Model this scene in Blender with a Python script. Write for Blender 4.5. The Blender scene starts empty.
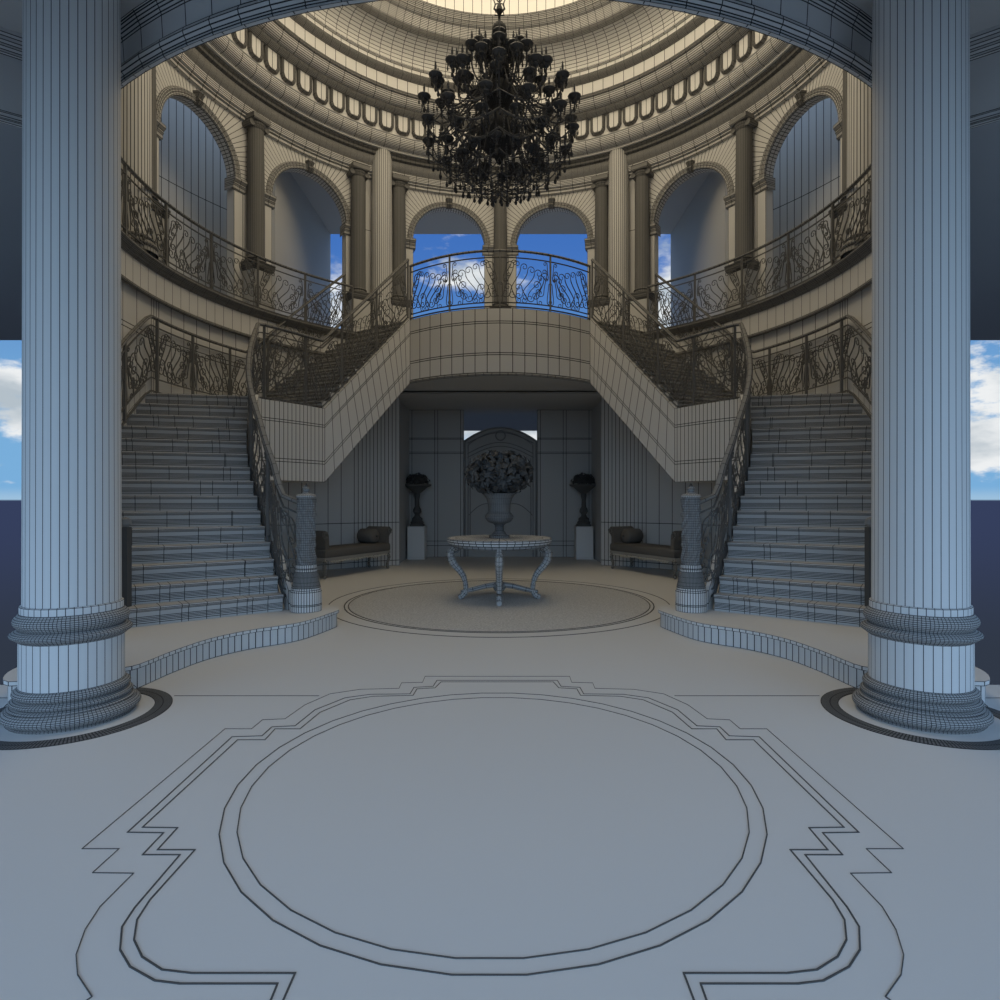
import bpy, math, random
from mathutils import Vector
random.seed(7)
SC = bpy.context.scene
COL = SC.collection
PI = math.pi
CY = 9.2                       # depth of the rotunda's centre
def sind(a): return math.sin(math.radians(a))
def cosd(a): return math.cos(math.radians(a))
def P(r, t, z=0.0):            # polar point about the rotunda's centre; t=0 is towards the entrance, left is negative
    return (r*sind(t), CY - r*cosd(t), z)
def lerp(a, b, k): return a + (b-a)*k
def interp(tab, x):
    for (a, va), (b, vb) in zip(tab, tab[1:]):
        if x <= b: return lerp(va, vb, max(0, (x-a)/(b-a)))
    return tab[-1][1]
# ------------------------------------------------------------------ materials
MC = {}
def M(base=.6, lw=.010, line=.035, rough=.75, speck=0.0, tint=(1, .985, .955)):
    """clay surface; thin dark inlaid lines of real width lw (m) run along the cell edges of the mesh"""
    key = (base, lw, line, rough, speck, tint)
    if key in MC: return MC[key]
    m = bpy.data.materials.new('clay_%03d' % len(MC)); m.use_nodes = True
    nt = m.node_tree; N = nt.nodes; L = nt.links
    b = N['Principled BSDF']; b.inputs['Roughness'].default_value = rough
    b.inputs['Specular IOR Level'].default_value = .25
    c0 = (base*tint[0], base*tint[1], base*tint[2], 1)
    if lw <= 0 and speck == 0:
        b.inputs['Base Color'].default_value = c0; MC[key] = m; return m
    mix = N.new('ShaderNodeMix'); mix.data_type = 'RGBA'
    mix.inputs[6].default_value = c0; mix.inputs[7].default_value = (line, line, line*1.05, 1)
    if speck > 0:
        no = N.new('ShaderNodeTexNoise'); no.inputs['Scale'].default_value = 45; no.inputs['Detail'].default_value = 2
        tc = N.new('ShaderNodeTexCoord'); L.new(tc.outputs['Object'], no.inputs['Vector'])
        mr = N.new('ShaderNodeMapRange'); mr.inputs[1].default_value = .35; mr.inputs[2].default_value = .65
        mr.inputs[3].default_value = 0; mr.inputs[4].default_value = speck
        L.new(no.outputs['Fac'], mr.inputs[0])
        m2 = N.new('ShaderNodeMix'); m2.data_type = 'RGBA'; m2.inputs[6].default_value = c0
        m2.inputs[7].default_value = (c0[0]*.6, c0[1]*.6, c0[2]*.6, 1); L.new(mr.outputs[0], m2.inputs[0])
        L.new(m2.outputs[2], mix.inputs[6])
    if lw > 0:
        u = N.new('ShaderNodeUVMap'); u.uv_map = 'cell'
        s = N.new('ShaderNodeUVMap'); s.uv_map = 'size'
        su = N.new('ShaderNodeSeparateXYZ'); ss = N.new('ShaderNodeSeparateXYZ')
        L.new(u.outputs[0], su.inputs[0]); L.new(s.outputs[0], ss.inputs[0])
        def mth(op, a, bb):
            n = N.new('ShaderNodeMath'); n.operation = op
            for k, v in enumerate((a, bb)):
                if isinstance(v, (int, float)): n.inputs[k].default_value = v
                else: L.new(v, n.inputs[k])
            return n.outputs[0]
        ds = []
        for ax in (0, 1):
            q = su.outputs[ax]
            d = mth('MINIMUM', q, mth('SUBTRACT', 1.0, q))
            ds.append(mth('MULTIPLY', d, ss.outputs[ax]))
        f = mth('LESS_THAN', mth('MINIMUM', ds[0], ds[1]), lw*.5)
        L.new(f, mix.inputs[0])
    else: mix.inputs[0].default_value = 0
    L.new(mix.outputs[2], b.inputs['Base Color'])
    MC[key] = m
    return m
# ------------------------------------------------------------------ mesh builder
class MB:
    def __init__(s): s.v = []; s.f = []; s.uv = []; s.sz = []
    def face(s, pts, uv=None, sz=(1, 1)):
        n = len(s.v); s.v += [tuple(p) for p in pts]; s.f.append(tuple(range(n, n+len(pts))))
        s.uv += uv if uv else [(.5, .5)]*len(pts); s.sz += [sz]*len(pts)
        return s
    def grid(s, G, cu=False, cv=False, ku=1, kv=1):
        """G[i][j] points; cell lines every ku / kv steps (0: none in that direction)"""
        nu, nv = len(G), len(G[0]); n = len(s.v)
        for row in G: s.v += [tuple(p) for p in row]
        for i in range(nu if cu else nu-1):
            for j in range(nv if cv else nv-1):
                i2, j2 = (i+1) % nu, (j+1) % nv
                a, b, c, d = G[i][j], G[i2][j], G[i2][j2], G[i][j2]
                s.f.append((n+i*nv+j, n+i2*nv+j, n+i2*nv+j2, n+i*nv+j2))
                wu = (math.dist(a, b)+math.dist(d, c))/2; wv = (math.dist(a, d)+math.dist(b, c))/2
                if ku: u0 = (i % ku)/ku; u1 = u0+1/ku; su = wu*ku
                else: u0 = u1 = .5; su = 9
                if kv: v0 = (j % kv)/kv; v1 = v0+1/kv; sv = wv*kv
                else: v0 = v1 = .5; sv = 9
                s.uv += [(u0, v0), (u1, v0), (u1, v1), (u0, v1)]; s.sz += [(su, sv)]*4
        return s
    def lathe(s, prof, n=32, c=(0, 0, 0), a0=0, a1=360, ku=1, kv=1):
        full = abs(a1-a0) >= 359.9
        G = []
        for i in range(n if full else n+1):
            t = a0+(a1-a0)*i/n
            G.append([(c[0]+r*sind(t), c[1]-r*cosd(t), c[2]+z) for r, z in prof])
        return s.grid(G, cu=full, ku=ku, kv=kv)
    def tube(s, pts, r, n=6, closed=False, ku=1, kv=1, caps=True, flat=1.0):
        G = []; m = len(pts); V = [Vector(p) for p in pts]
        for i in range(m):
            if closed: d = V[(i+1) % m]-V[i-1]
            else: d = V[min(i+1, m-1)]-V[max(i-1, 0)]
            if d.length < 1e-9: d = Vector((0, 0, 1))
            d.normalize()
            ref = Vector((0, 0, 1)) if abs(d.z) < .97 else Vector((0, 1, 0))
            a = d.cross(ref).normalized(); b = a.cross(d).normalized()
            rr = r[i] if isinstance(r, (list, tuple)) else r
            G.append([tuple(V[i]+a*rr*math.cos(2*PI*k/n+PI/4)+b*rr*flat*math.sin(2*PI*k/n+PI/4)) for k in range(n)])
        s.grid(G, cu=closed, cv=True, ku=ku, kv=kv)
        if caps and not closed: s.face(G[0][::-1]); s.face(G[-1])
        return s
    def box(s, x0, x1, y0, y1, z0, z1, n=(1, 1, 1)):
        def seg(a, b, k): return [a+(b-a)*i/k for i in range(k+1)]
        X, Y, Z = seg(x0, x1, n[0]), seg(y0, y1, n[1]), seg(z0, z1, n[2])
        s.grid([[(x, y0, z) for z in Z] for x in X]); s.grid([[(x, y1, z) for x in X] for z in Z])
        s.grid([[(x0, y, z) for y in Y] for z in Z]); s.grid([[(x1, y, z) for z in Z] for y in Y])
        s.grid([[(x, y, z1) for y in Y] for x in X]); s.grid([[(x, y, z0) for x in X] for y in Y])
        return s
    def prism(s, poly, z0, z1, top=True, bottom=True):
        n = len(poly); z0f = z0 if callable(z0) else (lambda p: z0); z1f = z1 if callable(z1) else (lambda p: z1)
        T = [(p[0], p[1], z1f(p)) for p in poly]; B = [(p[0], p[1], z0f(p)) for p in poly]
        s.grid([[B[i], T[i]] for i in range(n)], cu=True)
        if top: s.face(T)
        if bottom: s.face(B[::-1])
        return s
    def build(s, name, mat, parent=None, smooth=35):
        o0 = ROOT.get(parent.name, (0, 0, 0)) if parent else (0, 0, 0)
        me = bpy.data.meshes.new(name)
        me.from_pydata([(p[0]-o0[0], p[1]-o0[1], p[2]-o0[2]) for p in s.v], [], s.f)
        a = me.uv_layers.new(name='cell'); b = me.uv_layers.new(name='size')
        a.data.foreach_set('uv', [c for q in s.uv for c in q]); b.data.foreach_set('uv', [c for q in s.sz for c in q])
        me.materials.append(mat)
        if smooth:
            me.shade_smooth(); me.set_sharp_from_angle(angle=math.radians(smooth))
        me.update()
        o = bpy.data.objects.new(name, me); COL.objects.link(o)
        if parent: o.parent = parent; ROOT[o.name] = o0
        return o
ROOT = {}
def tag(o, label=None, cat=None, group=None, kind=None):
    if label: o['label'] = label
    if cat: o['category'] = cat
    if group: o['group'] = group
    if kind: o['kind'] = kind
    return o
def thing(name, loc, label, cat, group=None):
    e = bpy.data.objects.new(name, None); COL.objects.link(e); e.location = loc; e.empty_display_size = .1
    ROOT[e.name] = tuple(loc)
    return tag(e, label, cat, group)
def struct(o, label=None):
    o['kind'] = 'structure'
    if label: o['label'] = label
    return o
def copy_tree(o, parent=None):
    c = o.copy(); COL.objects.link(c)
    if parent: c.parent = parent
    for ch in list(o.children): copy_tree(ch, c)
    return c
def mirror(root, label):
    c = copy_tree(root); c.location.x = -root.location.x; c.scale = (-1, 1, 1)
    if label: c['label'] = label
    return c
def spline(pts, step):         # Catmull-Rom through plan points, resampled
    out = []
    n = len(pts)
    for i in range(n-1):
        p0, p1, p2, p3 = pts[max(i-1, 0)], pts[i], pts[i+1], pts[min(i+2, n-1)]
        k = max(1, int(math.dist(p1, p2)/step+.5))
        for j in range(k):
            t = j/k
            out.append(tuple(.5*((2*p1[a])+(-p0[a]+p2[a])*t+(2*p0[a]-5*p1[a]+4*p2[a]-p3[a])*t*t+(-p0[a]+3*p1[a]-3*p2[a]+p3[a])*t**3) for a in range(len(p1))))
    out.append(tuple(pts[-1]))
    return out
def arc(r, t0, t1, n, z=None):
    return [P(r, t0+(t1-t0)*i/n, z)[:3] if z is not None else P(r, t0+(t1-t0)*i/n)[:2] for i in range(n+1)]

NEAR = M(.62, .0052, .06); MIDM = M(.60, .011, .03); FAR = M(.60, .014, .03)
PLAIN = M(.60, 0)
DENSE = M(.17, .006, .02); DENSER = M(.12, 0); IRON = M(.085, .004, .02)
# ------------------------------------------------------------------ FLOOR
poly = [(-13, -3), (13, -3), (13, 4.95)]
tf = math.degrees(math.acos((CY-4.95)/5.44))
ta = 180-math.degrees(math.asin(2.4/5.44))
poly += arc(5.44, tf, ta, 40) + [(2.4, 16.4), (-2.4, 16.4)] + [(-x, y) for x, y in arc(5.44, tf, ta, 40)][::-1] + [(-13, 4.95)]
fl = struct(MB().prism(poly, -.25, 0).build('floor', M(.66, 0), smooth=0), 'pale stone hall floor')
def line_strip(pts, w, z=.0, closed=False, h=.003):
    """flat inlaid strip following plan points"""
    m = MB(); n = len(pts); L = []; R = []
    for i in range(n):
        a = pts[i-1] if (i > 0 or closed) else pts[i]; b = pts[(i+1) % n] if (i < n-1 or closed) else pts[i]; c = pts[i]
        d1 = Vector((c[0]-a[0], c[1]-a[1])); d2 = Vector((b[0]-c[0], b[1]-c[1]))
        if d1.length < 1e-6: d1 = d2
        if d2.length < 1e-6: d2 = d1
        d1.normalize(); d2.normalize()
        t = d1+d2
        if t.length < .3: t = d1
        t.normalize(); nn = Vector((-t.y, t.x)); k = 1/max(.5, abs(nn.dot(Vector((-d1.y, d1.x)))))
        L.append((c[0]+nn.x*w/2*k, c[1]+nn.y*w/2*k)); R.append((c[0]-nn.x*w/2*k, c[1]-nn.y*w/2*k))
    G = [[(L[i][0], L[i][1], z), (L[i][0], L[i][1], z+h), (R[i][0], R[i][1], z+h), (R[i][0], R[i][1], z)] for i in range(n)]
    return m.grid(G, cu=closed)
INL = M(.09, 0)
def ell(cx, cy, rx, ry, n): return [(cx+rx*math.sin(2*PI*(i+.5)/n), cy-ry*math.cos(2*PI*(i+.5)/n)) for i in range(n)]
line_strip(ell(0, 3.33, 1.355, 1.41, 36), .0055, closed=True).build('medallion_inlay', INL, fl)
line_strip(ell(0, 3.31, 1.275, 1.32, 36), .005, closed=True).build('medallion_inlay', INL, fl)
def fpts(L):                   # floor coordinates in metres from a survey of the left half (column offset, row offset)
    return [((x-502)*1.5/(y-500)+.04, 915/(y-500)) for x, y in L]
F1 = fpts([(92, 997), (77.5, 975), (76, 955), (85, 930), (100, 907), (133.5, 873.5), (92.5, 873), (119, 849), (82, 849), (225, 729), (251.5, 729), (262.5, 720), (285, 719), (305, 705), (330, 694), (360, 689.5), (399, 688.5), (401.5, 683), (422.5, 682.5), (425, 676.5), (502, 676.5)])
F2 = fpts([(271, 1000), (277.5, 984), (180, 984), (155, 981), (130, 967), (120, 950), (122, 927), (135, 907.5), (180, 855), (142.5, 855), (163.5, 833), (127.5, 832.5), (232, 737), (262, 736), (272, 727), (295, 726), (315, 710), (345, 698), (370, 694.5), (410, 694), (414, 687.5), (433, 686.5), (437, 680.5), (502, 680.5)])
F3 = fpts([(283.5, 1000), (295, 973.5), (192, 973.5), (162, 970), (142, 957), (134, 940), (137, 920), (150, 900), (195, 850), (157.5, 850), (177.5, 828), (142.5, 827.5), (237.5, 740), (265, 740), (275, 729), (300, 729), (320, 712.5), (350, 700), (373, 696.5), (413, 695.5), (417, 689), (435, 688), (441, 682), (502, 682)])
F1 = [(-.9, 1.28), (-1.0, 1.55)] + [(F1[0][0]-.06, 1.72)] + F1
F2 = [(-.66, 1.45)] + F2; F3 = [(-.62, 1.45)] + F3
for F, w in ((F1, .003), (F2, .006), (F3, .006)):
    full = F[:-1] + [(0, F[-1][1])] + [(-x, y) for x, y in F[:-1]][::-1]
    line_strip(full, w).build('border_inlay', INL, fl)
for s in (-1, 1):
    line_strip([(s*2.47, 4.67), (s*1.36, 4.67)], .006).build('seam_inlay', INL, fl)
    line_strip([(s*3.6, 4.62), (s*9, 4.62)], .006).build('seam_inlay', INL, fl)
    m = MB(); m.grid([[(s*2.96+r*sind(a), 4.27+r*cosd(a), z) for r, z in ((.495, 0), (.495, .004), (.55, .004), (.612, .004), (.612, 0))] for a in [i*2 for i in range(180)]], cu=True)
    m.build('column_ring_inlay', M(.16, .008, .03), fl)
MB().prism(ell(0, 9.12, 2.18, 2.18, 64), 0, .004, bottom=False).build('round_inlay', M(.66, 0, speck=.8), fl, smooth=0)
line_strip(ell(0, 9.12, 2.245, 2.245, 64), .016, closed=True, h=.005).build('round_inlay_border', INL, fl)
line_strip(ell(0, 9.12, 2.19, 2.19, 72), .012, closed=True, h=.005).build('round_inlay_border', INL, fl)
line_strip(ell(0, 9.12, 2.47, 2.47, 72), .010, closed=True, h=.005).build('round_inlay_border', INL, fl)
# ------------------------------------------------------------------ ROTUNDA GROUND WALL, NICHE, PORCH
RW = 5.36
for s, nm in ((-1, 'wall_left'), (1, 'wall_right')):
    m = MB()
    zs = [0, .12, .99, 3.98, 4.05, 5.16]
    for a0, a1, n in ((44, 92, 12), (92, 94, 3), (94, 143, 15), (143, 146, 3), (146, 154.4, 9)):
        for rr, flip in ((RW, 1), (RW+.06, -1)):
            G = [[P(rr, s*lerp(a0, a1, i/n), z) for z in zs] for i in range(n+1)]
            m.grid(G, kv=1)
    m.grid([[P(RW, s*44, z), P(RW+.06, s*44, z)] for z in (0, 5.16)])
    struct(m.build(nm, FAR), 'curved hall wall')
NW = M(.5, .013, .03)
for s, nm in ((-1, 'wall_niche_left'), (1, 'wall_niche_right')):
    x = s*2.4; x2 = s*2.6
    m = MB().box(min(x, x2), max(x, x2), 14.1, 16.05, 0, 3.98, (1, 1, 1))
    struct(m.build(nm, NW, smooth=0), 'side wall of the entrance niche')
m = MB()
for s in (-1, 1):
    xs = [s*.97, s*1.05, s*1.65, s*1.73, s*2.33, s*2.6]; zs = [0, .3, .42, 2.72, 2.76, 3.1, 3.13, 3.87]
    m.grid([[(x, 16.05, z) for z in zs] for x in xs]); m.grid([[(x, 16.25, z) for z in (0, 3.87)] for x in (s*.97, s*2.6)])
    m.grid([[(s*.97, y, z) for z in (0, 3.87)] for y in (16.05, 16.25)])
m.grid([[(x, y, 4.0) for y in (16.05, 16.25)] for x in (-2.6, 2.6)])
struct(m.build('wall_back', NW, smooth=0), 'panelled back wall of the niche')
struct(MB().box(-2.6, 2.6, 13.55, 16.4, 3.87, 3.9).build('ceiling_niche', M(.5, .012), smooth=0), 'niche ceiling')
struct(MB().box(-6, 6, 16.4, 20.9, 3.87, 3.98).build('ceiling_porch', M(.5, 0), smooth=0), 'porch ceiling outside the door')
# door with arched head
door = MB()
def arch_head(x): return 3.07 + .36*(1-(x/.97)**2)
xs = [-.97+1.94*i/24 for i in range(25)]
door.grid([[(x, 16.12, 0), (x, 16.12, arch_head(x))] for x in xs], ku=0, kv=0)
door.grid([[(x, 16.2, 0), (x, 16.2, arch_head(x))] for x in xs], ku=0, kv=0)
door.grid([[(x, 16.12, arch_head(x)), (x, 16.2, arch_head(x))] for x in xs])
dr = struct(door.build('door_1', M(.42, 0), smooth=0), 'arched double door in the back wall')
fr = MB()
fr.tube([(-.94, 16.1, 0)]+[(x*.97, 16.1, arch_head(x)-.03) for x in xs]+[(.94, 16.1, 0)], .022, 6, ku=0)
fr.tube([(-.86, 16.1, 0)]+[(x*.88, 16.1, arch_head(x)-.12) for x in xs]+[(.86, 16.1, 0)], .012, 6, ku=0)
fr.build('door_frame', M(.26, 0), dr)
def dline(z, dz): return [(x*.9, 16.1, z+dz*math.cos(x/.97*PI/2)) for x in xs]
for z, dz in ((3.0, .28), (2.72, .3), (2.62, .3)):
    MB().tube(dline(z, dz), .011, 5, ku=0).build('door_moulding', M(.2, 0), dr)
for s in (-1, 1):
    MB().tube([(s*.8, 16.1, .2), (s*.8, 16.1, 2.6)], .010, 5).build('door_moulding', M(.2, 0), dr)
    MB().tube([(s*.08, 16.1, .2), (s*.08, 16.1, 2.8)], .010, 5).build('door_moulding', M(.2, 0), dr)
    MB().tube([(s*(.12+.72*k/10), 16.1, 1.35-.25*(k/10)**1.5+.12*math.sin(k/10*PI)) for k in range(11)], .010, 5).build('door_moulding', M(.2, 0), dr)
MB().lathe([(.12, -.012), (.14, 0), (.12, .012), (.11, 0), (.12, -.012)], 20).build('tmp', M(.22, 0))
o = bpy.data.objects['tmp']; o.name = 'door_medallion'; o.parent = dr; o.location = (0, 16.1, 3.2); o.rotation_euler = (PI/2, 0, 0)
# ------------------------------------------------------------------ FLAT CEILING OF THE ENTRANCE HALL (round hole over the rotunda)
def rect_hit(t, x0, x1, y0, y1):
    dx, dy = sind(t), -cosd(t); k = 1e9
    if dx > 1e-9: k = min(k, x1/dx)
    if dx < -1e-9: k = min(k, x0/dx)
    if dy > 1e-9: k = min(k, (y1-CY)/dy)
    if dy < -1e-9: k = min(k, (y0-CY)/dy)
    return (dx*k, CY+dy*k)
m = MB(); corners = [math.degrees(math.atan2(x, CY-y)) for x, y in ((-12.5, -3), (12.5, -3), (12.5, 13.9), (-12.5, 13.9))]
angs = sorted([i*5.0 for i in range(-36, 36)]+corners)
for z in (5.14, 5.17):
    m.grid([[P(5.32, t, z), rect_hit(t, -12.5, 12.5, -3, 13.9)+(z,)] for t in angs], cu=True, ku=0, kv=0)
struct(m.build('ceiling', M(.5, 0), smooth=0), 'flat ceiling over the entrance hall')
# side lintels running out from the front columns
for s, nm in ((-1, 'trim_1'), (1, 'trim_2')):
    prof = [(0, 4.43), (-.02, 4.435), (-.02, 4.455), (-.005, 4.47), (-.02, 4.48), (-.02, 4.51), (0, 4.53), (0, 4.97), (-.015, 4.98), (-.015, 5.0), (-.03, 5.02), (-.03, 5.04), (-.045, 5.06), (-.045, 5.09), (-.06, 5.11), (-.06, 5.15), (.25, 5.15), (.25, 4.6), (.04, 4.45)]
    a = Vector((s*3.35, 5.10)); b = Vector((s*9.5, .68)); d = (b-a).normalized(); n = Vector((-d.y, d.x))
    if n.y < 0: n = -n
    m = MB().grid([[(q.x+n.x*o, q.y+n.y*o, z) for o, z in prof] for q in (a, a.lerp(b, .5), b)], cv=True)
    struct(m.build(nm, M(.55, .007), smooth=30), 'moulded lintel beside the front column')
# ------------------------------------------------------------------ GALLERY RING BEAM + FLOOR
zmax = 143
ringp = [(5.36, 4.74), (5.30, 4.74), (5.30, 5.07), (5.26, 5.09)]
m = MB().lathe([(5.33, 4.74), (5.30, 4.74), (5.30, 5.04)], 44, (0, CY, 0), -46, 46)
for sg in (-1, 1): m.lathe([(5.36, 4.6), (5.30, 4.6), (5.30, 5.04)], 44, (0, CY, 0), sg*46, sg*zmax)
outp = [(5.26, 5.13), (5.40, 5.14), (5.39, 5.13), (5.38, 5.12), (5.37, 5.10), (5.36, 5.08), (5.345, 5.06), (5.34, 5.04), (5.33, 4.88), (5.35, 4.86), (5.36, 4.83), (5.35, 4.80), (5.33, 4.78), (5.33, 4.76), (5.30, 4.735)]
m.lathe(outp, 44, (0, CY, 0), -60, 60)
md = MB()
for sg in (-1, 1): md.lathe([(5.30, 4.565), (5.28, 4.57), (5.265, 4.585), (5.265, 4.61), (5.28, 4.63), (5.30, 4.635)], 60, (0, CY, 0), sg*46, sg*zmax)
md.lathe([(5.30, 5.0), (5.28, 5.01), (5.26, 5.02), (5.25, 5.035), (5.25, 5.05), (5.23, 5.065), (5.21, 5.08), (5.2, 5.1), (5.18, 5.115), (5.18, 5.14), (5.2, 5.15), (5.32, 5.15), (5.32, 5.2)], 96, (0, CY, 0), -zmax, zmax)
tr3 = struct(m.build('trim_3', M(.6, .009), smooth=30), 'moulded ring beam under the gallery')
md.build('moulding', M(.2, .006, .03), tr3, smooth=30)
m = MB()
m.lathe([(5.3, 5.2), (6.95, 5.2)], 72, (0, CY, 0), ku=0, kv=0)
m.box(-4.8, 4.8, 15.2, 17, 5.0, 5.2)
struct(m.build('floor_gallery', PLAIN, smooth=0), 'gallery floor')
# ------------------------------------------------------------------ STAIRCASES (left built, right mirrored)
RIN = [(51.5, 3.18), (60, 3.2), (70, 3.33), (82, 3.58), (94, 3.80)]
Z0, Z1, Z2 = .2, 3.11, 5.2
lower = []                                    # (inner, outer) plan points of each riser, left side
NL = 15
for i in range(NL):
    t = lerp(51.5, 94, i/(NL-1)); ri = interp(RIN, t)
    lower.append((P(ri, -t)[:2], P(5.33, -lerp(51.5, 89.5, i/(NL-1)))[:2]))
A = (-3.84, 9.84); B = (-3.135, 10.93); Cc = (-1.85, 12.54)
def mid(a, b, k): return (lerp(a[0], b[0], k), lerp(a[1], b[1], k))
upper = [(mid(B, Cc, i/11), P(5.33, -lerp(116, 143, i/11))[:2]) for i in range(12)]
R1 = (Z1-Z0)/NL; R2 = (Z2-Z1)/12
half_edge = [lower[-1][0], (-3.82, 9.62), A] + [mid(mid(A, (-3.44, 10.36), k), mid((-3.44, 10.36), B, k), k) for k in (.25, .5, .75)] + [B]
rs = random.Random(5)
def step_mesh(a, b, z, rise, n=12):
    """a,b = (inner, outer) of this riser and the next; top of tread at z+rise"""
    m = MB(); (ai, ao), (bi, bo) = a, b
    ai = mid(ai, ao, .03); bi = mid(bi, bo, .03)
    d = Vector((ai[0]+ao[0]-bi[0]-bo[0], ai[1]+ao[1]-bi[1]-bo[1])).normalized()*.025
    zt = z+rise
    def row(k):
        f = mid(ai, ao, k); g = mid(bi, bo, k); fn = (f[0]+d.x, f[1]+d.y)
        return [(f[0], f[1], z-.02)]+[(f[0], f[1], z+rise*q) for q in (.14, .24, .32, .4, .48)]+[(f[0]+d.x*.3, f[1]+d.y*.3, zt-.045), (fn[0], fn[1], zt-.033), (fn[0]+d.x*.3, fn[1]+d.y*.3, zt-.018), (fn[0], fn[1], zt), (g[0], g[1], zt), (g[0], g[1], z-.12), (f[0], f[1], z-.2)]
    ks = sorted([0, 1]+[(i+rs.uniform(-.33, .33))/n for i in range(1, n)]+[rs.uniform(.1, .3), rs.uniform(.7, .9)])
    m.grid([row(k) for k in ks], cv=True)
    m.face(row(0)); m.face(row(1)[::-1])
    return m
STEP = M(.46, .0075, .04); STEPLOW = M(.55, .010, .03)
st = thing('staircase', (-3.8, 8.6, 0), 'curved clay staircase in two flights along the left wall of the rotunda', 'staircase', 'pair of curved staircases')
for i in range(NL-1):
    step_mesh(lower[i], lower[i+1], Z0+i*R1, R1, 13 if i < 2 else 5).build('step', STEP, st, smooth=30)
# half landing slab
outer_arc = [P(5.33, -lerp(89.5, 116, i/8))[:2] for i in range(9)]
ol = half_edge + outer_arc[::-1]
MB().prism([(x-.05, y+.01) for x, y in half_edge] + outer_arc[::-1], Z1-.13, Z1).build('half_landing', M(.5, .012), st, smooth=0)
step_mesh(lower[-1], (mid(lower[-1][0], half_edge[1], .3), P(5.33, -90.1)[:2]), Z1-R1, R1-.002, 9).build('step', STEP, st, smooth=30)
for i in range(11):
    step_mesh(upper[i], upper[i+1], Z1+i*R2, R2, 10).build('step', M(.42, .009, .03), st, smooth=30)
step_mesh(upper[11], ((-1.78, 12.63), P(5.33, -143.8)[:2]), Z2-R2, R2-.002, 10).build('step', M(.42, .009, .03), st, smooth=30)
# curved fascia: landing edge and upper flight
FH = 1.29
rows = [.03, -.27, -.31, -.92, -.97, -FH]
def fascia(pts, th, rowsx=rows, skew=0):
    m = MB(); n = len(pts); G = []; H = []
    for i, (x, y, z) in enumerate(pts):
        a = pts[max(i-1, 0)]; b = pts[min(i+1, n-1)]
        d = Vector((b[0]-a[0], b[1]-a[1])).normalized(); nn = Vector((d.y, -d.x))*(-th)
        ro = []
        for o in rowsx:
            k = min(max(i - o*skew*n/(-FH), 0), n-1) if skew else i
            i0 = int(k); i1 = min(i0+1, n-1); q = [lerp(pts[i0][c], pts[i1][c], k-i0) for c in range(3)]
            ro.append((q[0], q[1], q[2]+o))
        if skew:                                # keep the ends square
            e = min(i, n-1-i)/(n*.25)
            if e < 1: ro = [tuple(lerp(b_, a_, e) for a_, b_ in zip(p, (x, y, z+o))) for p, o in zip(ro, rowsx)]
        G.append(ro); H.append([(p[0]+nn.x, p[1]+nn.y, p[2]) for p in ro])
    m.grid(G); m.grid(H); m.grid([[g[0], h[0]] for g, h in zip(G, H)]); m.grid([[g[-1], h[-1]] for g, h in zip(G, H)])
    m.grid([G[0], H[0]]); m.grid([G[-1], H[-1]])
    return m
he = spline(half_edge, .085)
fascia([(x, y, Z1) for x, y in he], .12).build('landing_fascia', M(.6, .012), st, smooth=30)
fascia([mid(B, Cc, i/14)+(lerp(Z1, Z2, i/14),) for i in range(15)], .12, skew=-.10).build('upper_stringer', M(.6, .014), st, smooth=30)
# soffits
def soffit(a, b, za, zb, n=10):
    return MB().grid([[mid(mid(a[0], b[0], k), mid(a[1], b[1], k), q)+(lerp(za, zb, k),) for q in (0, .25, .5, .75, 1)] for k in [i/n for i in range(n+1)]])
m = MB().face([(x, y, Z1-FH) for x, y in ol]); m.build('landing_soffit', M(.5, 0), st, smooth=0)
m = MB().grid([[mid(u[0], u[1], q)+(lerp(Z1, Z2, i/11)-FH,) for q in (0, .5, 1)] for i, u in enumerate(upper)], ku=0)
m.build('flight_soffit', M(.5, .014), st, smooth=0)
m = MB().grid([[mid(u[0], u[1], q)+(Z0+i*R1-.2,) for q in (0, .5, 1)] for i, u in enumerate(lower[1:], 1)], ku=0)
m.build('flight_soffit', M(.5, .014), st, smooth=0)
lowin = [P(interp(RIN, lerp(51.5, 94, i/24)), -lerp(51.5, 94, i/24)) for i in range(25)]
m = fascia([(p[0], p[1], lerp(Z0+R1, Z1, i/24)) for i, p in enumerate(lowin)], -.06, [.03, -.12, -.34])
m.build('lower_stringer', M(.6, .010), st, smooth=30)
lowout = [P(5.31, -lerp(51.5, 89.5, i/24)) for i in range(25)]
fascia([(p[0], p[1], lerp(Z0+R1, Z1, i/24)+.10) for i, p in enumerate(lowout)], .05, [.03, -.1, -.4]).build('outer_stringer', M(.5, .010), st, smooth=30)
mirror(st, 'curved clay staircase in two flights along the right wall of the rotunda')
# ---- central landing
edge = []
for i in range(25):
    k = -1+2*i/24; edge.append((k*1.85, 12.54-.79*(1-k*k)))
fascia_land = [(x, y, Z2) for x, y in edge]
ld = thing('bridge_landing', (0, 13.5, 3.9), 'convex balcony landing bridging the two staircases over the niche', 'landing')
fascia([(q*1.85, 12.54-.79*(1-q*q), Z2) for q in [math.copysign(abs(k_)**.97, k_) if k_ else 0 for k_ in [-1+2*i/16 for i in range(17)]]], .12, [.0, -.25, -.29, -.86, -.9, -1.24]).build('fascia', M(.6, .015), ld, smooth=30)
MB().tube([(x, y+.02, Z2-1.27) for x, y in edge], .035, 6, ku=1).build('fascia_bead', M(.3, .012), ld)
back = arc(5.3, -143, -180, 8)+arc(5.3, 180, 143, 8)[1:]
MB().prism([(x*.97, y+.08) for x, y in edge]+back[::-1], Z2-.12, Z2-.004).build('landing_floor', PLAIN, ld, smooth=0)
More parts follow.
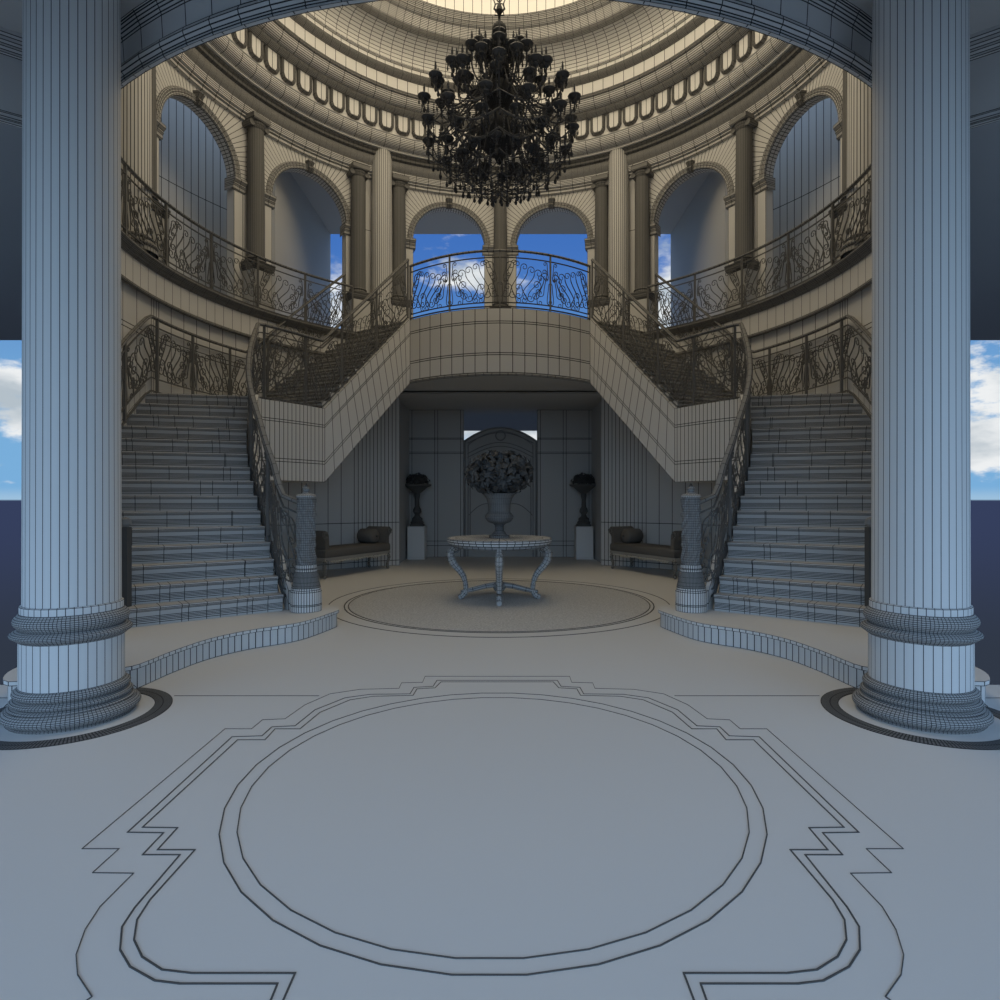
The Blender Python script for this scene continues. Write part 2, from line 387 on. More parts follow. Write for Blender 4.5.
MB().face([(x, y, 3.93) for x, y in edge+back[::-1]]).build('landing_soffit', M(.5, 0), ld, smooth=0)
# ---- low platforms at the stair foot
pl = [(-2.28, 7.62), (-2.05, 7.5), (-1.93, 7.28), (-1.94, 7.1), (-2.13, 6.5), (-2.5, 6.12), (-2.72, 5.75), (-2.82, 5.3), (-2.85, 4.95), (-2.88, 4.79), (-2.98, 4.735), (-3.2, 4.68), (-3.35, 4.52), (-3.44, 4.40), (-3.55, 4.43), (-3.67, 4.62), (-3.73, 4.85), (-3.86, 5.2), (-4.0, 5.5)]
pts = spline(pl, .075)
closing = [P(5.28, -t)[:2] for t in (50, 52, 54)] + [P(3.3, -54)[:2]]
pf = thing('stair_platform', (-3, 6, 0), 'low curved clay platform at the foot of the left staircase', 'platform', 'stair foot platforms')
allp = pts+closing
MB().prism(allp, 0, .165, top=False).build('riser', M(.6, .010), pf, smooth=30)
cen = Vector((-3.3, 6.2))
def offs(poly, d):
    out = []; n = len(poly)
    for i, p in enumerate(poly):
        a = poly[i-1]; b = poly[(i+1) % n]; t = Vector((b[0]-a[0], b[1]-a[1])).normalized(); nn = Vector((t.y, -t.x))
        if area < 0: nn = -nn
        out.append((p[0]+nn.x*d, p[1]+nn.y*d))
    return out
area = sum(a[0]*b[1]-b[0]*a[1] for a, b in zip(allp, allp[1:]+allp[:1]))
MB().prism(offs(allp, .025), .165, .2, top=True).build('nosing', M(.64, .009), pf, smooth=30)
mirror(pf, 'low curved clay platform at the foot of the right staircase')
# ------------------------------------------------------------------ FRONT COLUMNS
def torus_prof(r, z0, z1, n=7, out=.05):
    return [(r+out*math.sin(PI*i/n), lerp(z0, z1, i/n)) for i in range(n+1)]
co = thing('column', (-2.96, 4.27, 0), 'large smooth white column standing at the left front of the rotunda', 'column', 'large front columns')
c0 = (-2.96, 4.27, 0)
MB().lathe([(.288, .79), (.285, 2.0), (.281, 5.165)], 36, c0, kv=0).build('shaft', NEAR, co, smooth=50)
MB().lathe([(.308, .24), (.308, .55)], 36, c0).build('pedestal_drum', NEAR, co, smooth=50)
MB().lathe([(.302, .735), (.302, .785), (.288, .79)], 40, c0).build('neck_band', NEAR, co, smooth=50)
WR = M(.34, .004, .03)
MB().lathe([(.308, .55), (.325, .56)]+torus_prof(.328, .565, .62, 6, .03)+[(.31, .625)]+torus_prof(.305, .63, .735, 8, .035), 90, c0).build('ring_moulding', WR, co, smooth=60)
MB().lathe([(.37, 0), (.38, .012)]+torus_prof(.365, .015, .105, 8, .045)+[(.37, .11), (.355, .12)]+torus_prof(.335, .125, .165, 5, .025)+torus_prof(.315, .17, .235, 6, .03)+[(.305, .24)], 100, c0).build('base', WR, co, smooth=60)
MB().lathe([(.385, .108), (.385, .114)], 60, c0).build('fillet', NEAR, co)
mirror(co, 'large smooth white column standing at the right front of the rotunda')
# ------------------------------------------------------------------ ARCADE ON THE GALLERY
RA = 5.66; RB = 5.86; ZT = 8.97; ZS = 7.68; HW = .865
def AP(r, ph, z): return P(r, 180-ph, z)       # ph measured from the back centre, positive to the right
aw = MB()
bays = []
for s in (1, -1):
    for c_, a_, b_ in ((12.65, 0, 25.3), (46.5, 35.2, 60), (72.8, 60, 86.6)): bays.append((s*c_, s*a_, s*b_))
def dphi(w, r=RA): return math.degrees(w/r)
for c, a, b in bays:
    lo, hi = min(a, b), max(a, b)
    n = 44; arc_pts = []; out_pts = []
    wl, wr = math.radians(c-lo)*RA, math.radians(hi-c)*RA
    for i in range(n+1):
        th = PI-PI*i/n; x, z = HW*math.cos(th), ZS+HW*math.sin(th)
        arc_pts.append((x, z))
        W = wr if x >= 0 else wl; dx, dz = math.cos(th), math.sin(th)
        k = min(W/abs(dx) if abs(dx) > 1e-6 else 9, (ZT-ZS)/dz if dz > 1e-6 else 9)
        out_pts.append((dx*k, ZS+dz*k))
    # insert exact corners
    for rr in (RA, RB):
        aw.grid([[AP(rr, c+dphi(p[0]), p[1]), AP(rr, c+dphi(lerp(p[0], q[0], .97)), lerp(p[1], q[1], .97)), AP(rr, c+dphi(q[0]), q[1])] for p, q in zip(arc_pts, out_pts)], kv=0 if rr == RB else 1)
        for sg, W in ((-1, wl), (1, wr)):    # corner triangle and jamb
            k = [(q, o) for q, o in zip(out_pts, out_pts[1:]) if (q[1] < ZT-1e-4) != (o[1] < ZT-1e-4) and q[0]*sg > 0]
            for q, o in k: aw.face([AP(rr, c+dphi(q[0]), q[1]), AP(rr, c+dphi(sg*W), ZT), AP(rr, c+dphi(o[0]), o[1])])
            aw.grid([[AP(rr, c+dphi(x), z) for z in (5.2, ZS)] for x in (sg*HW, sg*lerp(HW, W, .5), sg*W)])
    aw.grid([[AP(rr, c+dphi(p[0]), p[1]) for rr in (RA, RA+.1, RB)] for p in arc_pts], ku=1)
    for sg in (-1, 1): aw.grid([[AP(rr, c+dphi(sg*HW), z) for z in (5.2, ZS)] for rr in (RA, RB)])
for s in (1, -1):
    for rr in (RA, RB):
        aw.grid([[AP(rr, s*ph, z) for z in (5.2, ZS, ZT)] for ph in (25.3, 27, 33, 35.2)])
        aw.grid([[AP(rr, s*ph, z) for z in (5.2, ZS, ZT)] for ph in [86.6+i*3.5 for i in range(27)]])
struct(aw.build('wall_gallery', M(.62, .012), smooth=0), 'arcade wall of the upper gallery')
def cyl_tube(m, pts, prof, c):                 # pts: (x,z) on wall; prof: (radial inset, along-normal offset)
    G = []
    n = len(pts)
    for i, (x, z) in enumerate(pts):
        a = pts[max(i-1, 0)]; b = pts[min(i+1, n-1)]; d = Vector((b[0]-a[0], b[1]-a[1])).normalized(); nn = Vector((-d.y, d.x))
        G.append([AP(RA-h, c+dphi(x+nn.x*o), z+nn.y*o) for o, h in prof])
    m.grid(G); return m
alab = {(12.65, 1): 'right-hand of the two central arches open to the sky', (12.65, -1): 'left-hand of the two central arches open to the sky',
        (46.5, 1): 'right gallery arch showing a slim strip of pale cloud', (46.5, -1): 'left gallery arch showing a slim strip of blue sky',
        (72.8, 1): 'outermost right gallery arch in front of a ribbed blue wall', (72.8, -1): 'outermost left gallery arch in front of a ribbed blue wall'}
for c, a, b in bays:
    t = thing('arch_surround', AP(RA, c, 5.2), 'moulded clay surround of the ' + alab[(abs(c), 1 if c > 0 else -1)], 'arch', 'gallery arches')
    ap = [((HW+.005)*math.cos(PI-PI*i/36), ZS+(HW+.005)*math.sin(PI*i/36)) for i in range(37)]
    prof = [(0, 0), (0, .035), (.02, .045), (.045, .035), (.06, .05), (.08, .04), (.1, .055), (.12, .045), (.135, .02), (.14, 0)]
    cyl_tube(MB(), ap, prof, c).build('archivolt', M(.42, .009, .03), t, smooth=30)
    m = MB()
    for sg in (-1, 1):
        m = MB(); w0 = sg*(HW-.05); w1 = sg*(HW+.24)
        pr = [(0, ZS-.24), (.03, ZS-.22), (.03, ZS-.16), (.05, ZS-.13), (.05, ZS-.1), (.09, ZS-.06), (.09, ZS-.01), (.06, ZS), (-.2, ZS)]
        m.grid([[AP(RA-h, c+dphi(w), z) for h, z in pr] for w in (w0, sg*(HW+.1), w1)])
        for w in (w0, w1): m.grid([[AP(RA-h, c+dphi(w), z), AP(RB, c+dphi(w), z)] for h, z in pr])
        m.build('impost', M(.34, .010, .03), t, smooth=0)
    m = MB(); kz = ZS+HW
    G = []
    for z, w, h in ((kz-.03, .055, .06), (kz+.03, .065, .12), (kz+.09, .07, .08), (kz+.16, .085, .13), (kz+.2, .09, .1)):
        G.append([AP(RA, c-dphi(w), z), AP(RA-h, c-dphi(w*.8), z), AP(RA-h*1.15, c, z), AP(RA-h, c+dphi(w*.8), z), AP(RA, c+dphi(w), z)])
    m.grid(G); m.face(G[0]); m.face(G[-1]); m.build('keystone', M(.16, .008, .03), t)
# ---- giant fluted columns standing on the gallery
def giant(ph, label):
    c = AP(5.5, ph, 0); c0 = (c[0], c[1], 0)
    t = thing('fluted_column', (c[0], c[1], 5.2), label, 'column', 'giant fluted columns')
    G = []; n = 32; prof = [(5.45, .25), (5.5, .245), (7.5, .24), (9.5, .225), (9.75, .225)]
    for i in range(n):
        a = 360*i/n; k = 0
        G.append([(c0[0]+(r-(.012 if k else 0))*sind(a), c0[1]-(r-(.012 if k else 0))*cosd(a), z) for z, r in prof])
    MB().grid(G, cu=True, kv=0).build('shaft', M(.62, .012), t, smooth=0)
    MB().lathe([(.33, 5.2), (.33, 5.26)]+torus_prof(.29, 5.27, 5.36, 5, .04)+[(.28, 5.38)]+torus_prof(.25, 5.39, 5.45, 4, .03), 40, c0).build('base', M(.3, .008), t)
giant(29.6, 'tall fluted cream column to the right of the two central arches')
giant(-29.6, 'tall fluted cream column to the left of the two central arches')
giant(90.3, 'wide fluted cream column at the far right, partly behind the front column')
giant(-90.3, 'wide fluted cream column at the far left, partly behind the front column')
# ---- small dark columns on pedestals
SHAFT = M(.16, .006, .03)
def small(ph, label):
    c = AP(5.53, ph, 0); c0 = (c[0], c[1], 0)
    t = thing('gallery_column', (c[0], c[1], 5.2), label, 'column', 'slender gallery columns')
    def sq(hw): return [(hw, -hw), (hw, hw), (-hw, hw), (-hw, -hw)]
    def block(spec, nm, mt):
        m = MB(); er = Vector((c[0], c[1]-CY)).normalized(); et = Vector((-er.y, er.x)); G = []
        for z, hw in spec: G.append([(c[0]+er.x*a*hw/1+et.x*b*hw, c[1]+er.y*a*hw+et.y*b*hw, z) for a, b in ((-1, -1), (-1, 1), (1, 1), (1, -1))])
        m.grid(G, cv=True); m.face(G[0]); m.face(G[-1]); m.build(nm, mt, t, smooth=0)
    block([(5.2, .24), (5.3, .24), (5.33, .21), (5.95, .21)], 'pedestal', M(.5, .012))
    block([(5.95, .21), (5.98, .235), (6.02, .25), (6.06, .25), (6.08, .26), (6.11, .26)], 'pedestal_cap', M(.14, .008))
    MB().lathe(torus_prof(.185, 6.11, 6.16, 4, .03)+torus_prof(.175, 6.18, 6.22, 4, .02)+[(.17, 6.24), (.168, 7.4), (.15, 8.72)], 30, c0, kv=0).build('shaft', SHAFT, t, smooth=60)
    m = MB().lathe([(.15, 8.72), (.165, 8.74), (.155, 8.76), (.17, 8.8), (.19, 8.84)], 30, c0)
    er = Vector((c[0], c[1]-CY)).normalized(); et = Vector((-er.y, er.x))
    for sg in (-1, 1):                          # volutes
        q = (c[0]+et.x*sg*.17-er.x*.12, c[1]+et.y*sg*.17-er.y*.12, 8.8)
        q2 = (q[0]+er.x*.24, q[1]+er.y*.24, 8.8)
        m.tube([q, q2], .06, 10)
    m.build('capital', M(.16, .008), t)
    block([(8.86, .18), (8.88, .195), (8.97, .195)], 'abacus', M(.2, .010))
for ph, lab in ((0, 'slender dark column between the two central arches'),):
    small(ph, lab)
for s, w in ((1, 'right'), (-1, 'left')):
    small(s*25.3, 'slender dark column at the %s side of the central arches, inside the tall fluted column' % w)
    small(s*35.3, 'slender dark column just outside the tall fluted column on the %s' % w)
    small(s*60, 'slender dark column between the two %s gallery arches' % w)
    small(s*87, 'slender dark column beside the wide fluted column at the far %s' % w)
# ------------------------------------------------------------------ ENTABLATURE AND DOME
def lat(prof, n, name, mat, ku=1, kv=1, parent=None, label=None, smooth=45):
    o = MB().lathe(prof, n, (0, CY, 0), ku=ku, kv=kv).build(name, mat, parent, smooth=smooth)
    return o
def lin(a, b, n): return [(lerp(a[0], b[0], i/n), lerp(a[1], b[1], i/n)) for i in range(n+1)]
def bump(a, b, n, d): return [(lerp(a[0], b[0], i/n)-d*math.sin(PI*i/n), lerp(a[1], b[1], i/n)) for i in range(n+1)]
dome = struct(lat([(5.70, 8.85), (5.60, 8.86), (5.60, 8.92), (5.57, 8.93), (5.57, 8.97)], 120, 'ceiling_dome', M(.5, .013)), 'domed ceiling of the rotunda')
lat([(5.57, 8.97)]+lin((5.53, 8.98), (5.49, 9.10), 4), 120, 'architrave', M(.66, .012), parent=dome)
lat(bump((5.49, 9.10), (5.42, 9.30), 10, .03), 240, 'frieze', M(.24, .003), parent=dome)
lat([(5.42, 9.30), (5.36, 9.32), (5.36, 9.38), (5.33, 9.40), (5.33, 9.44)], 300, 'bead_course', M(.13, .008), parent=dome)
lat([(5.33, 9.44), (5.27, 9.435), (5.27, 9.46)], 120, 'fillet', M(.66, 0), parent=dome)
lat([(5.27, 9.46), (5.25, 9.48)]+[(5.25-.17*math.sin(i/9*PI/2), 9.48+.2*(1-math.cos(i/9*PI/2))) for i in range(1, 10)], 96, 'cornice_cove', M(.66, .012), parent=dome)
lat([(5.08, 9.68), (5.06, 9.69), (5.10, 9.70), (5.10, 10.16)], 96, 'dentil_backing', M(.7, 0), parent=dome, ku=0, kv=0)
lat([(5.1, 10.15)]+bump((5.02, 10.14), (4.92, 10.25), 8, .04), 140, 'upper_cornice', M(.28, .008), parent=dome)
lat([(4.92, 10.25)]+[(4.92-.17*math.sin(i/7*PI/2), 10.25+.17*(1-math.cos(i/7*PI/2))) for i in range(1, 8)], 84, 'upper_cove', M(.6, .012), parent=dome)
lat([(4.75, 10.42), (4.70, 10.42), (4.72, 10.45), (4.69, 10.47)], 84, 'upper_fillet', M(.3, .010), parent=dome)
lat([(4.70, 10.47), (4.70, 10.72)], 126, 'drum_band', M(.72, .012), parent=dome)
lat([(4.70, 10.72)]+bump((4.66, 10.73), (4.58, 10.84), 8, .03), 144, 'drum_moulding', M(.22, .006), parent=dome)
lat([(4.58, 10.84), (4.59, 10.93)], 144, 'drum_fillet', M(.72, .012), parent=dome)
lat([(4.59, 10.93), (4.54, 10.94), (4.54, 10.96), (4.57, 10.98)]+[(4.57-.42*(1-math.cos(i/9*PI/2)), 10.98+.40*math.sin(i/9*PI/2)) for i in range(1, 10)], 116, 'dome_cove', M(.72, .011), parent=dome)
lat([(4.15, 11.38)]+bump((4.12, 11.36), (4.04, 11.44), 6, .03), 144, 'eye_moulding', M(.25, .008), parent=dome)
lat([(4.04, 11.44)]+lin((4.02, 11.45), (3.9, 11.60), 7), 144, 'eye_band', M(.72, .010), parent=dome)
lat([(3.9, 11.60)]+bump((3.86, 11.60), (3.80, 11.66), 4, .02)+lin((3.8, 11.67), (3.72, 11.75), 4), 144, 'eye_moulding', M(.5, .010), parent=dome)
lat([(3.72, 11.75), (3.70, 11.76), (3.70, 13.4)], 120, 'lantern_drum', M(.78, .011), parent=dome)
MB().prism(ell(0, CY, 3.71, 3.71, 60), 13.4, 13.45).build('lantern_roof', PLAIN, dome, smooth=0)
lat([(5.95, 8.98), (5.75, 9.4), (5.45, 10.2), (4.95, 10.9), (4.5, 11.5), (4.2, 11.9), (3.8, 12.0), (3.78, 13.45)], 96, 'outer_shell', M(.5, 0), parent=dome)
# dentils
def dentil(m_out, t, r=5.10):
    w, zb, zt_ = .168, 9.735, 10.15
    def outl(ins):
        ww = w-ins; z0 = zb+ins*.8
        return [(-ww, zt_), (-ww, z0+.10), (-ww*.75, z0+.03), (-ww*.35, z0), (ww*.35, z0), (ww*.75, z0+.03), (ww, z0+.10), (ww, zt_)]
    G = []
    for ins, h in ((0, 0), (0, .05), (.012, .07), (.024, .065), (.036, .08), (.05, .07), (.058, .05)):
        G.append([P(r-h, t+math.degrees(x/r), z) for x, z in outl(ins)])
    m_out.grid(G)
    return G[-1]
def dentil_obj(i):
    t = i*360/84; m = MB(); pan = dentil(m, t)
    o = m.build('dentil', M(.2, .008), dome, smooth=0)
    q = MB(); n = len(pan)
    xs0 = -.11; r = 5.05
    for k in (0, 1):
        q.grid([[P(r, t+math.degrees(x/r), z) for z in (9.80, 10.15)] for x in (xs0+.11*k, xs0+.11*(k+1))])
    q.build('dentil_panel', M(.75, .012), o, smooth=0)
for i in range(84): dentil_obj(i)
# ------------------------------------------------------------------ UPPER OUTER ROOM
m = MB()
for sg in (-1, 1):
    G = [[P(6.9, sg*lerp(0, 136.6, i/100), z) for z in (5.16, 7.66, 11)] for i in range(101)]
    m.grid(G, ku=1); m.grid([[P(7.1, sg*lerp(0, 136.6, i/20), z) for z in (5.16, 11)] for i in range(21)], ku=0, kv=0)
struct(m.build('wall_gallery_outer', M(.5, .016), smooth=40), 'ribbed curved wall behind the gallery')
for s, nm in ((-1, 'wall_terrace_left'), (1, 'wall_terrace_right')):
    a, b = sorted((s*4.74, s*4.94))
    struct(MB().box(a, b, 12.85, 17, 5.16, 8.95).build(nm, M(.5, 0), smooth=0), 'plain side wall of the rear terrace')
m = MB().lathe([(5.72, 8.9), (7.1, 8.9)], 40, (0, CY, 0), 128, 232, ku=0, kv=0)
m.face([(-4.94, 14.0, 8.91), (-2.8, 15.2, 8.91), (2.8, 15.2, 8.91), (4.94, 14.0, 8.91), (4.94, 17, 8.91), (-4.94, 17, 8.91)])
m.lathe([(5.6, 9.0), (7.1, 9.0)], 40, (0, CY, 0), 128, 232, ku=0, kv=0)
struct(m.build('ceiling_gallery', M(.5, 0), smooth=0), 'ceiling of the upper gallery')
# ------------------------------------------------------------------ RAILINGS
def curl(p, head, r0, sgn, turns=1.25, n=16):
    """tightening spiral leaving p with heading head (degrees)"""
    out = [p]; x, y = p; a = head; L0 = 2*PI*r0*turns*.55/n
    for k in range(n):
        r = r0*(1-.78*(k+1)/n); ds = 2*PI*turns/n*r
        a += sgn*360*turns/n; x += ds*cosd(a-sgn*180*turns/n); y += ds*sind(a-sgn*180*turns/n); out.append((x, y))
    return out
def sweep(x0, y0, x1, y1, c0, c1, n=12):
    """S-shaped stem from (x0,y0) up to (x1,y1) with a curl at each end"""
    st_ = [(x0+(x1-x0)*(k/n)**2*(3-2*k/n), y0+(y1-y0)*k/n) for k in range(n+1)]
    lo_ = curl((x0, y0), -90, abs(c0), 1 if c0 > 0 else -1)[::-1]; hi_ = curl((x1, y1), 90, abs(c1), 1 if c1 > 0 else -1)
    return lo_[:-1]+st_+hi_[1:]
def scrolls(w, h):
    S = .085*h; L = []
    for k in range(5): L.append(sweep(w*(.08+.115*k), h*(.24-.02*k), w*(.26+.135*k), h*(.86-.06*k), -S*(1.4-.14*k), -S*(.9+.1*k)))
    for k in range(3): L.append(sweep(w*(.66+.10*k), h*(.13+.07*k), w*(.80+.06*k), h*(.42+.16*k), -S*1.1, S*(1.2-.25*k)))
    for k in range(2): L.append(sweep(w*(.06+.06*k), h*(.52+.12*k), w*(.12+.09*k), h*(.82+.06*k), S*.6, -S*(1.2-.3*k)))
    L += [sweep(w*.30, h*.07, w*.22, h*.34, S*.8, S*1.0), sweep(w*.52, h*.07, w*.42, h*.34, -S*.8, S*1.0),
          sweep(w*.05, h*.05, w*.05, h*.40, -S*.6, S*.6), sweep(w*.93, h*.08, w*.96, h*.46, S*.8, -S*.5), sweep(w*.95, h*.60, w*.93, h*.92, -S*.6, S*.6),
          sweep(w*.72, h*.05, w*.70, h*.28, S*.8, -S*.7)]
    return [[(min(max(x, .01), w-.01), min(max(y, 0), h)) for x, y in c] for c in L]
class Path:
    def __init__(s, pts):
        s.p = pts; s.d = [0]
        for a, b in zip(pts, pts[1:]): s.d.append(s.d[-1]+math.dist(a[:2], b[:2]))
        s.L = s.d[-1]
    def at(s, u):
        u = min(max(u, 0), s.L)
        for i in range(len(s.d)-1):
            if u <= s.d[i+1] or i == len(s.d)-2:
                k = (u-s.d[i])/max(1e-9, s.d[i+1]-s.d[i]); return tuple(lerp(a, b, k) for a, b in zip(s.p[i], s.p[i+1]))
def railing(name, label, group, pts, h, npan, zoff=0.0, hr=.032, lo=.1, hi=.13, step=.12, mat=None, rail_mat=None, bot=True):
    P_ = Path(pts); mid_ = P_.at(P_.L/2)
    t = thing(name, (mid_[0], mid_[1], min(p[2] for p in pts)), label, 'railing', group)
    mt = mat or M(.11, 0); rm = rail_mat or M(.2, .008, .03)
    n = max(4, int(P_.L/step)); us = [P_.L*i/n for i in range(n+1)]
    def ln(z): return [(q[0], q[1], q[2]+z) for q in (P_.at(u) for u in us)]
    MB().tube(ln(h), hr, 8, ku=1, kv=2, flat=.75).build('handrail', rm, t)
    MB().tube(ln(h-hi), .013, 4, ku=0, kv=0).build('upper_rail', mt, t)
    MB().tube(ln(lo), .013, 4, ku=0, kv=0).build('lower_rail', mt, t)
    if bot: MB().tube(ln(.02), .016, 4, ku=0, kv=0).build('foot_rail', mt, t)
    for k in range(npan+1):
        q = P_.at(P_.L*k/npan)
        MB().box(q[0]-.018, q[0]+.018, q[1]-.018, q[1]+.018, q[2]-.0, q[2]+h).build('post', M(.15, .004), t, smooth=0)
    w = P_.L/npan; hh = h-hi-lo
    cs = scrolls(w, hh)
    for k in range(npan):
        m = MB()
        for c in cs:
            pp = [(lambda q: (q[0], q[1], q[2]+lo+y))(P_.at(P_.L*k/npan+x)) for x, y in (c if k % 2 == 0 else [(w-x_, y_) for x_, y_ in c])]
            rr = [.0105*(1-.4*abs(2*i/(len(pp)-1)-1)) for i in range(len(pp))]
            m.tube(pp, rr, 4, ku=0, kv=0, caps=False)
        m.build('scroll_panel', mt, t, smooth=0)
    return t
gal = [P(5.24, -t, 5.16) for t in [46+i*(142-46)/48 for i in range(49)]]
g = railing('gallery_railing', 'dark scrollwork railing curving along the left gallery above the staircase', 'gallery railings', gal, 1.0, 8)
mirror(g, 'dark scrollwork railing curving along the right gallery above the staircase')
railing('landing_railing', 'bowed scrollwork balcony railing in front of the two central arches', None, [(x, y+.04, Z2+.02) for x, y in edge], 1.10, 4, mat=M(.06, 0), rail_mat=M(.28, .012, .03))
inner = [(-2.33, 7.25, Z0+.05)]
for i in range(0, 25):
    t = lerp(53.5, 94, i/24); r = interp(RIN, t)+.03; inner.append(P(r, -t, lerp(Z0+R1*.8, Z1-.30, i/24)))
inner += [(half_edge[1][0]-.05, half_edge[1][1], Z1-.2)]+[(x-.05, y, Z1+.04) for x, y in half_edge[2:-1]]
inner += [(mid(B, Cc, i/10)[0]-.05, mid(B, Cc, i/10)[1]+.03, lerp(Z1, Z2, i/10)+.05) for i in range(11)]
g = railing('stair_railing', 'dark scrollwork railing on the inner edge of the left staircase, rising from its newel', 'inner stair railings', inner, 1.2, 8, hr=.04)
mirror(g, 'dark scrollwork railing on the inner edge of the right staircase, rising from its newel')
outer = [P(5.25, -lerp(53, 89.5, i/20), lerp(Z0+R1, Z1, i/20)+.02) for i in range(21)]
outer += [P(5.25, -t, Z1+.02) for t in (91, 94, 97, 100, 103, 106, 109, 112, 115)]
outer += [P(5.25, -lerp(116, 140, i/12), lerp(Z1, Z2, i/12)+.05) for i in range(13)]
g = railing('wall_side_railing', 'scrollwork railing on the outer, wall side of the left staircase', 'outer stair railings', outer, 1.14, 9, lo=.22, hr=.035)
mirror(g, 'scrollwork railing on the outer, wall side of the right staircase')
# ------------------------------------------------------------------ NEWELS
nx, ny = -2.265, 7.18; c0 = (nx, ny, 0)
nw = thing('newel_post', (nx, ny, .2), 'ornate cylindrical newel post with grooved drum base at the foot of the left staircase', 'newel post', 'newel posts')
MB().lathe([(.178, .2), (.178, .27), (.178, .285), (.178, .43), (.165, .45), (.165, .475)], 36, c0).build('drum_base', M(.62, .008), nw)
MB().lathe([(.165, .475), (.16, .5), (.15, .54), (.145, .6), (.13, .66)], 60, c0).build('collar', M(.2, .004), nw)
MB().lathe([(.125, .66), (.125, .69), (.12, .70), (.118, .745)], 36, c0).build('neck', M(.6, .008), nw)
G = []
for i in range(60):
    row = []
    for j in range(56):
        a = i*6; z = lerp(.745, 1.52, j/55)
        rr = .104+.012*math.sin(math.radians(a*5)+2.4*math.sin(z*16))*math.cos(z*23+i*.2)+.005*math.sin(z*61+a*.2)
        row.append((nx+rr*sind(a), ny-rr*cosd(a), z))
    G.append(row)
MB().grid(G, cu=True, ku=2, kv=2).build('shaft', M(.24, .004, .04), nw, smooth=0)
MB().lathe([(.105, 1.52), (.115, 1.53), (.115, 1.55), (.10, 1.565), (.05, 1.575), (.035, 1.6), (.045, 1.63), (.03, 1.66), (.012, 1.68), (.0, 1.70)], 30, c0).build('finial', M(.4, .004), nw)
mirror(nw, 'ornate cylindrical newel post with grooved drum base at the foot of the right staircase')
# small outer newel behind the big column
nw2 = thing('stair_end_post', (-3.86, 6.32, .2), 'short dark post ending the wall-side railing beside the left front column', 'post', 'outer stair end posts')
MB().box(-3.9, -3.82, 6.28, 6.36, .2, 1.22).build('post', M(.08, .0), nw2, smooth=0)
MB().lathe([(.03, 1.22), (.055, 1.25), (.05, 1.3), (.0, 1.33)], 16, (-3.86, 6.32, 0)).build('knob', M(.2, 0), nw2)
mirror(nw2, 'short dark post ending the wall-side railing beside the right front column')
# ------------------------------------------------------------------ CENTRE TABLE
tc = (0, 9.22, 0)
tb = thing('round_table', tc, 'round pedestal table with four scrolled legs in the centre of the rotunda floor', 'table')
MB().lathe([(0, .93), (.66, .93), (.78, .93), (.79, .915), (.79, .885), (.77, .88), (.77, .845), (.72, .84), (.3, .84)], 44, tc, kv=1).build('tabletop', M(.6, .011), tb)
MB().lathe([(.70, .84), (.70, .80), (.66, .79)], 44, tc).build('apron', M(.3, .010), tb)
for k in range(4):
    a = k*90; sx, sy = sind(a), -cosd(a)
    pr = [(r_-.055, z_, w_*1.1) for r_, z_, w_ in ((.62, .79, .03), (.68, .80, .04), (.75, .77, .045), (.79, .70, .05), (.785, .62, .055), (.74, .53, .05), (.66, .44, .045), (.60, .35, .04), (.57, .25, .035), (.56, .16, .035), (.58, .09, .04), (.63, .045, .04), (.67, .035, .035))]
    pts_ = spline([(tc[0]+r*sx, tc[1]+r*sy, z, w) for r, z, w in pr], .03)
    MB().tube([p[:3] for p in pts_], [p[3] for p in pts_], 8, ku=2).build('leg', M(.42, .006), tb)
    cur = [(tc[0]+(.66-.045*math.sin(q))*sx, tc[1]+(.66-.045*math.sin(q))*sy, .755+.045*math.cos(q)) for q in [i*.5 for i in range(12)]]
    MB().tube(cur, .018, 6).build('leg_scroll', M(.4, .006), tb)
    MB().tube([(tc[0]+(.745+.03*math.sin(i*1.7))*sx, tc[1]+(.745+.03*math.sin(i*1.7))*sy, .74-.028*i) for i in range(7)], [.02, .035, .03, .04, .03, .03, .01], 6).build('leg_leaf', M(.45, .006), tb)
    MB().tube([(tc[0]+r*sx, tc[1]+r*sy, z) for r, z in ((.06, .22), (.2, .2), (.4, .15), (.58, .11))], [.045, .04, .035, .03], 6).build('stretcher', M(.35, .008), tb)
MB().lathe([(0, .12), (.07, .13), (.1, .18), (.09, .24), (.04, .28), (.05, .33), (.0, .36)], 24, tc).build('hub', M(.3, .006), tb)
